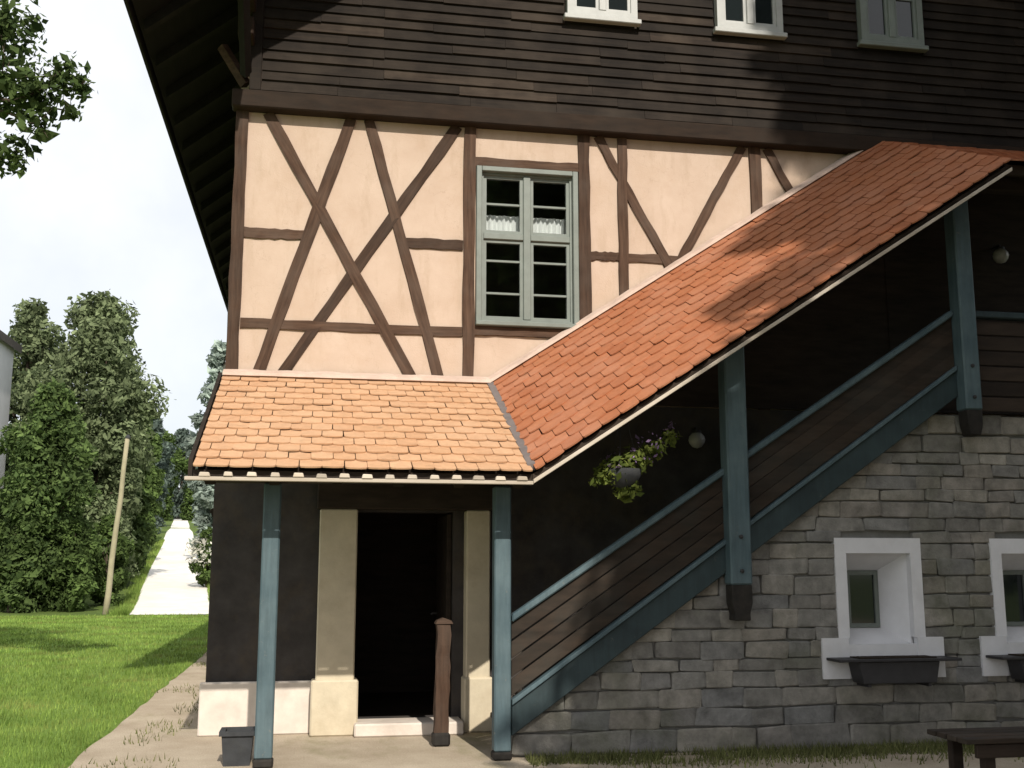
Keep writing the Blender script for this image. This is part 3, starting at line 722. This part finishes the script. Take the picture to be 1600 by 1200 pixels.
# ------------------------------------------------------------------ foliage helpers
def leaf_cloud(name, blobs, n, size, mat, parent, shell=.55, seed=0, flat=.0, nper=4):
    rg = np.random.default_rng(seed); wts = np.array([b[1] ** 2 for b in blobs]); wts /= wts.sum()
    idx = rg.choice(len(blobs), n, p=wts)
    c = np.array([b[0] for b in blobs], float)[idx]; r = np.array([b[1] for b in blobs], float)[idx]
    d = rg.normal(size=(n, 3)); d /= np.linalg.norm(d, axis=1)[:, None]
    rad = r * (shell + (1.08 - shell) * rg.random(n) ** .7)
    lump = np.sin(d[:, 0] * 5 + idx) * np.sin(d[:, 1] * 6 + idx * 2) * np.sin(d[:, 2] * 5.5 + idx * .7)
    P = c + d * (rad * (1 + .28 * lump))[:, None] * np.array([1, 1, .85])
    nn = d * .8 + rg.normal(size=(n, 3)) * .7 + np.array([0, 0, .35 + flat]); nn /= np.linalg.norm(nn, axis=1)[:, None]
    t = np.cross(nn, rg.normal(size=(n, 3))); t /= np.linalg.norm(t, axis=1)[:, None]; u = np.cross(nn, t)
    L = (size * np.exp(rg.normal(-.1, .38, n)))[:, None]
    V = np.empty((n, 4, 3)); V[:, 0] = P - t * L; V[:, 1] = P + u * L * .5 - nn * L * .12; V[:, 2] = P + t * L; V[:, 3] = P - u * L * .5 - nn * L * .12
    return link(name, fastmesh(name, V.reshape(-1, 3), 4), mat, parent)
def tree(label, x, y, h, rx, mat, seed, n=9000, leaf=.16, base=.18, nb=26, trunk=.02, name='tree', sx=1, top=1.0, group=None, cat='tree', ground=None):
    rg = random.Random(seed); g = hz(x, y) if ground is None else ground
    t = thing(name, label, cat, (x, y, g - .1), group)
    blobs = []
    for i in range(nb):
        f = (i + .5) / nb; zz = h * (base + (1 - base) * f)
        prof = math.sin(math.pi * min(1, max(.12, (f * .86 + .14)))) ** .7 * (1 if f < .6 else (1 - (f - .6) * .55 * top))
        a = i * 2.4 + rg.uniform(-.5, .5); q = rx * prof * rg.uniform(.25, .78)
        br = rx * rg.uniform(.26, .44) * (.55 + .45 * prof)
        blobs.append(((x + math.cos(a) * q * sx, y + math.sin(a) * q, g + min(zz, h - br * .7)), br))
    b = MB(); lean = rg.uniform(-.03, .03) * h
    tp = [(x + lean * k * k, y, g - .1 + h * .9 * k) for k in (0, .2, .4, .6, .8, 1)]
    r0 = max(.05, trunk * h); b.tube(tp, [r0 * (1.25 if k == 0 else 1 - .17 * k) for k in range(6)], 8)
    for c, r in blobs[::2]:
        k = min(.95, max(.12, (c[2] - g) / h * .72)); s = Vector((x + lean * k * k, y, g + h * .9 * k)); e = Vector(c); m = s.lerp(e, .5) + Vector((0, 0, -.04 * h * .3))
        b.tube([s, m, e], [r0 * .38, r0 * .26, r0 * .1], 5, False)
    b.build('trunk', 'bark', t)
    leaf_cloud('crown', blobs, n, leaf, mat, t, .45, seed)
    return t

# ------------------------------------------------------------------ background trees (px = bearing used while measuring the place: x = k * distance)
def bx(u, d): return (u - 488) / 1700 * d
def by(d): return d - 11.2
tree('tall grey-green rounded tree at the back of the lawn beside the pale pole', bx(160, 50), by(50), 12.9, 3.3, 'leaf_grey_haze', 11, 42000, .12, .08, 60, name='deciduous_tree', top=.45)
tree('pale grey-green tree beside the white house', bx(62, 56), by(56), 13.6, 2.6, 'leaf_grey_haze', 12, 24000, .13, .08, 40, name='deciduous_tree', top=.6)
tree('dark green broad bushy tree at the edge of the lawn', bx(102, 42), by(42), 8.2, 2.2, 'leaf_dark', 13, 34000, .095, .02, 52, name='deciduous_tree', top=.6)
tree('low dark green shrub at the foot of the bushy tree', bx(62, 41), by(41), 4.4, 1.3, 'leaf_dark', 14, 8000, .10, .02, 20, name='shrub', cat='shrub')
tree('mid green shrub between the dark tree and the pale pole', bx(140, 41.5), by(41.5), 3.2, 1.2, 'leaf_mid', 15, 8000, .09, .02, 20, name='shrub', cat='shrub')
tree('olive green shrub at the lawn end of the pale track', bx(192, 44), by(44), 3.4, 1.0, 'leaf_mid', 16, 6000, .09, .02, 18, name='shrub', cat='shrub')
hl = ['first green tree up the left side of the track', 'second green tree up the left side of the track', 'third green tree up the left side of the track', 'fourth green tree up the left side of the track', 'fifth green tree up the left side of the track', 'farthest green tree up the left side of the track']
for i, (d, h, rx, mt) in enumerate([(56, 8.6, 1.9, 'leaf_dark'), (68, 10.0, 2.2, 'leaf_mid'), (84, 11, 2.6, 'leaf_mid'), (106, 12.5, 3.0, 'leaf_mid'), (136, 15, 3.6, 'leaf_blue_haze'), (180, 18, 4.4, 'leaf_blue_haze')]):
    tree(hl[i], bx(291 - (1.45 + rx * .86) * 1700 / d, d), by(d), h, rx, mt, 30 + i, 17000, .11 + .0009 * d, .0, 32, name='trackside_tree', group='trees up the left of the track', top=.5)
hr = ['tall blue-green tree right of the track just past the house', 'green tree right of the track behind the blue-green one', 'green tree up the right side of the track farther on', 'farthest green tree up the right side of the track']
for i, (u, d, h, rx, mt) in enumerate([(340, 70, 13.8, 2.2, 'leaf_pale_haze'), (375, 84, 12, 2.8, 'leaf_mid'), (366, 120, 14, 3.2, 'leaf_mid'), (349, 180, 18, 4, 'leaf_blue_haze')]):
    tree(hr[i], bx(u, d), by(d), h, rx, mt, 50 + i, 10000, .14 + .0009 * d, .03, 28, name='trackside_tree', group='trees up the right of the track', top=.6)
for i, (u, d, h, rx, mt) in enumerate([(258, 235, 19, 5.2, 'leaf_mid'), (290, 262, 21, 5.6, 'leaf_blue_haze'), (322, 240, 20, 5.4, 'leaf_mid')]):
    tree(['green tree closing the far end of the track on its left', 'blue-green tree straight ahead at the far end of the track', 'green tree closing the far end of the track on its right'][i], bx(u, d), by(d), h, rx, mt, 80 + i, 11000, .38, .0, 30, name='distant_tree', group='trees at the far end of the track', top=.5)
hedge = tree('white-flowering shrub on the right verge of the track', bx(334, 50), by(50), 2.6, .8, 'leaf_mid', 61, 3500, .09, .05, 14, name='flowering_shrub', cat='shrub')
leaf_cloud('blossom', [((bx(334, 50) - .1, by(50) - .3, hz(bx(334, 50), by(50)) + 1.6), .75)], 500, .07, 'petal', hedge, .8, 62)
# closing wood on the hill
blobs = []
for i in range(150):
    xx = random.uniform(-230, 160); blobs.append(((xx, 430 + random.uniform(0, 90), 21 + random.uniform(0, 9)), random.uniform(4.5, 8)))
tag(leaf_cloud('distant_wood', blobs, 42000, .75, 'leaf_blue_haze', None, .5, 99), 'blue-green wood closing the view on the hill', 'wood', kind='stuff')
# near tree whose branches reach in at the top left
nt = tree('large near tree whose leafy branches overhang the lawn', -6.75, 3.2, 12.8, 2.9, 'leaf_dark', 21, 12000, .11, .48, 26, .018, name='overhanging_tree', ground=0)
bl = [((-3.30, 2.6, 7.75), .30), ((-3.6, 2.6, 7.5), .36), ((-4.05, 2.7, 7.6), .5), ((-3.1, 2.6, 7.6), .18), ((-3.95, 2.8, 6.75), .32), ((-4.15, 2.8, 8.4), .55), ((-3.17, 2.6, 7.28), .14), ((-3.55, 2.6, 7.1), .22)]
leaf_cloud('overhanging_branch', bl, 2000, .065, 'leaf_dark', nt, .2, 22)
b = MB()
for c, r in bl:
    for q in range(5):
        e = Vector(c) + Vector((random.uniform(-r, r), random.uniform(-r, r), random.uniform(-r, r))) * 1.1; b.tube([c, tuple(e)], [.010, .003], 4)
    b.tube([(-6.75, 3.2, 7.0), (-5.2, 2.8, 7.6), c], [.06, .035, .01], 5)
b.build('limb', 'bark', nt)
# big spruce standing in the yard right of the viewpoint: its shade lies over the stone wall and the stair roof
def spruce(label, x, y, h, rb_, n, seed, zlow):
    rg = np.random.default_rng(seed); t = thing('spruce_tree', label, 'tree', (x, y, 0))
    MB().tube([(x, y, -.1), (x, y, h * .5), (x, y, h * .98)], [.34, .2, .03], 10).build('trunk', 'bark', t)
    br = MB(); tips = []
    z = zlow
    while z < h * .97:
        f = (h - z) / (h - zlow); Lr = rb_ * (f ** .85) * rg.uniform(.8, 1.12)
        for k in range(7):
            a = rg.uniform(0, 2 * math.pi); L = Lr * rg.uniform(.75, 1.1)
            e = Vector((x + math.cos(a) * L, y + math.sin(a) * L, z - .22 * L)); m = Vector((x + math.cos(a) * L * .5, y + math.sin(a) * L * .5, z - .02 * L))
            br.tube([(x, y, z), m, e], [.05, .03, .008], 4, False); tips.append((Vector((x, y, z)), m, e, L))
        z += .34 + .012 * z
    tag(br.build('branches', 'bark', t), kind='stuff')
    per = n // len(tips); Vs = []
    for (s, m, e, L) in tips:
        k = per; q = rg.random(k) ** .6; s_, m_, e_ = map(np.array, (s, m, e))
        P = ((1 - q) ** 2)[:, None] * s_ + (2 * q * (1 - q))[:, None] * m_ + (q ** 2)[:, None] * e_
        d = (e_ - s_) / max(.1, L); side = np.array([-d[1], d[0], 0])
        off = rg.normal(size=k) * .26 * L * (1.05 - q); P = P + side * off[:, None]; P[:, 2] -= np.abs(rg.normal(size=k)) * .16
        dirv = d * .7 + side * np.sign(off)[:, None] * .8 + rg.normal(size=(k, 3)) * .25; dirv[:, 2] -= .35
        dirv /= np.linalg.norm(dirv, axis=1)[:, None]; w = np.cross(dirv, rg.normal(size=(k, 3)) * .6 + np.array([0, 0, 1])); w /= np.linalg.norm(w, axis=1)[:, None]
        l = rg.uniform(.16, .34, k)[:, None]; V = np.empty((k, 4, 3)); V[:, 0] = P; V[:, 1] = P + dirv * l * .5 + w * .075; V[:, 2] = P + dirv * l; V[:, 3] = P + dirv * l * .5 - w * .075; Vs.append(V)
    link('crown', fastmesh('crown', np.concatenate(Vs).reshape(-1, 3), 4), 'needle', t)
spruce('tall dense spruce standing in the yard across from the stone wall', 9.15, -13.2, 30, 6.0, 250000, 5, 4.2)
tree('round-crowned tree in the yard in front of the spruce', 5.75, -13.2, 11.5, 4.0, 'leaf_mid', 71, 75000, .15, .34, 44, name='yard_tree', ground=0, top=.2)
spruce('second spruce farther along the yard, away from the stairs', 16.5, -8.5, 19.0, 5.0, 50000, 6, 2.2)

# ------------------------------------------------------------------ white house, pole
wh = thing('white_house', 'white rendered house with grey roof half hidden by trees', 'house', (-14.6, 34, 0))
hx1 = bx(-22, 43); g0 = hz(hx1, 32) - .3
MB().box(hx1 - 8, hx1, by(43), by(43) + 6, g0, 10.9).build('wall', 'white_wall', wh)
rf = MB(); yy0, yy1 = by(43) - .4, by(43) + 6.4
rf.prism([(hx1 - 8.5, 10.55), (hx1 - 4, 13.5), (hx1 + .2, 10.7), (hx1 + .25, 11.0), (hx1 - 4, 13.9), (hx1 - 8.6, 10.9)], yy0, yy1); rf.build('roof', 'grey_roof', wh)
MB().prism([(hx1 - 8, 10.9), (hx1, 10.9), (hx1 - 4, 13.5)], by(43), by(43) + 6).build('gable', 'white_wall', wh)
for wx in (hx1 - 1.9, hx1 - 4.4, hx1 - 6.9):
    for wz in (2.0, 5.0, 8.0):
        w = MB().box(wx - .5, wx + .5, by(43) - .05, by(43) + .01, wz, wz + 1.5).build('window', 'white_paint', wh)
        MB().box(wx - .42, wx - .04, by(43) - .06, by(43) - .04, wz + .08, wz + 1.42).build('pane', 'pane', w)
        MB().box(wx + .04, wx + .42, by(43) - .06, by(43) - .04, wz + .08, wz + 1.42).build('pane', 'pane', w)
d = 39.5; px0 = Vector((bx(192, d), by(d), hz(bx(192, d), by(d)) - .3)); px1 = Vector((bx(210, d), by(d), 1.6 + 190 / 1700 * d))
pl = thing('pole', 'pale slightly leaning wooden pole at the back of the lawn', 'pole', px0)
b = MB().tube([px0.lerp(px1, k / 6) + Vector((.02 * math.sin(k * 2), 0, 0)) for k in range(7)], [.11, .10, .095, .09, .085, .08, .075], 10); b.build('shaft', 'pole', pl, smooth=True)
MB().tube([px1 - Vector((0, 0, .02)), px1 + Vector((0, 0, .05)), px1 + Vector((0, 0, .12))], [.09, .09, .02], 10).build('cap', 'pot', pl)

# ------------------------------------------------------------------ small things by the door
nw = thing('wooden_newel', 'short brown wooden post standing in front of the dark doorway', 'post', (1.19, -1.0, 0))
hewn('shaft', (1.19, .12), (1.205, 1.08), .125, -1.06, -.945, nw)
MB().prism([(1.125, 1.081), (1.285, 1.081), (1.27, 1.11), (1.20, 1.135), (1.14, 1.11)], -1.075, -.93).build('cap', 'timber', nw)
MB().box(1.11, 1.27, -1.08, -.925, 0, .121).build('foot', 'foot', nw, .02)
pt = thing('planter_tub', 'small dark square planter tub beside the canopy post', 'planter', (-.56, -1.62, 0))
def tub(px, py, w0, w1, h):
    v = []
    for (w, z) in ((w0, .0), (w1, h), (w1 + .02, h), (w1 + .02, h + .035), (w1 - .025, h + .035), (w1 - .03, h - .02)):
        v += [(px - w, py - w, z), (px + w, py - w, z), (px + w, py + w, z), (px - w, py + w, z)]
    f = [(3, 2, 1, 0)] + [(4 * i + j, 4 * i + (j + 1) % 4, 4 * i + 4 + (j + 1) % 4, 4 * i + 4 + j) for i in range(5) for j in range(4)] + [(20, 21, 22, 23)]
    return MB().add(v, f)
tub(-.56, -1.62, .105, .125, .24).build('tub', 'pot', pt)
MB().box(-.655, -.465, -1.715, -1.525, .20, .235).build('soil', 'soil', pt)
# hanging plant under the stair roof
hb = thing('hanging_plant', 'yellow-green trailing plant in a basket hung under the stair roof', 'hanging plant', (2.66, -1.98, 2.3))
b = MB().lathe([(.02, 0), (.10, .03), (.15, .10), (.165, .17), (.15, .17), (.13, .12), (.0, .1)], (2.66, -1.98, 2.27), 14); b.build('basket', 'pot', hb, smooth=True)
b = MB()
for k in range(3): b.tube([(2.66 + .15 * math.cos(k * 2.1), -1.98 + .15 * math.sin(k * 2.1), 2.43), (2.66, -1.98, zroof(2.66, -1.98) - .118)], [.004, .004], 4)
b.build('chain', 'iron', hb)
leaf_cloud('foliage', [((2.60, -2.0, 2.43), .15), ((2.78, -1.98, 2.52), .13), ((2.48, -1.98, 2.38), .12), ((2.95, -1.96, 2.62), .10), ((3.10, -1.95, 2.74), .08), ((2.70, -1.98, 2.28), .12)], 900, .032, 'leaf_yellow', hb, .3, 77)
leaf_cloud('blossom', [((2.9, -1.98, 2.66), .14), ((2.62, -2.0, 2.5), .15), ((3.12, -1.95, 2.8), .08)], 110, .022, 'mauve', hb, .8, 78)
# globe lamps
for (x, z, lab) in ((4.0, 2.93, 'small white globe lamp on the dark lining above the steps'), (7.75, 5.15, 'small white globe lamp on the dark gallery wall of the landing')):
    yw = -.036 if x < 5 and z > 3.3 else (-.031 if x < 5 else -.056)
    lp = thing('wall_lamp', lab, 'lamp', (x, yw, z - .1))
    MB().lathe([(0, -.09), (.05, -.075), (.08, -.035), (.09, .0), (.08, .04), (.05, .075), (0, .09)], (x, yw - .15, z), 16).build('globe', 'enamel', lp, smooth=True)
    MB().tube([(x, yw + .004, z + .13), (x, yw - .15, z + .13), (x, yw - .15, z + .085)], [.012] * 3, 6).build('arm', 'iron', lp)
    MB().lathe([(0, .075), (.05, .078), (.05, .10), (0, .105)], (x, yw - .15, z), 12).build('gallery_cap', 'iron', lp)
# slatted bench out in the yard
bn = thing('slatted_bench', 'low dark slatted wooden bench in the shaded yard', 'bench', (5.6, -4.0, 0))
for i in range(4):
    y0 = -4.30 + .125 * i; MB().box(4.33, 6.6, y0, y0 + .105, .425, .46).build('seat_slat', 'infill', bn, .005)
MB().box(4.42, 6.5, -4.28, -4.245, .33, .42).build('apron', 'dark_wood', bn, .005)
for x in (4.5, 6.35):
    for y in (-4.24, -3.86): MB().box(x, x + .08, y, y + .07, 0, .424).build('leg', 'dark_wood', bn, .005)
    MB().box(x + .01, x + .07, -4.165, -3.865, .10, .17).build('stretcher', 'dark_wood', bn, .004)
print('objects', len(bpy.data.objects), 'tris', sum(len(o.data.polygons) for o in bpy.data.objects if o.type == 'MESH'))
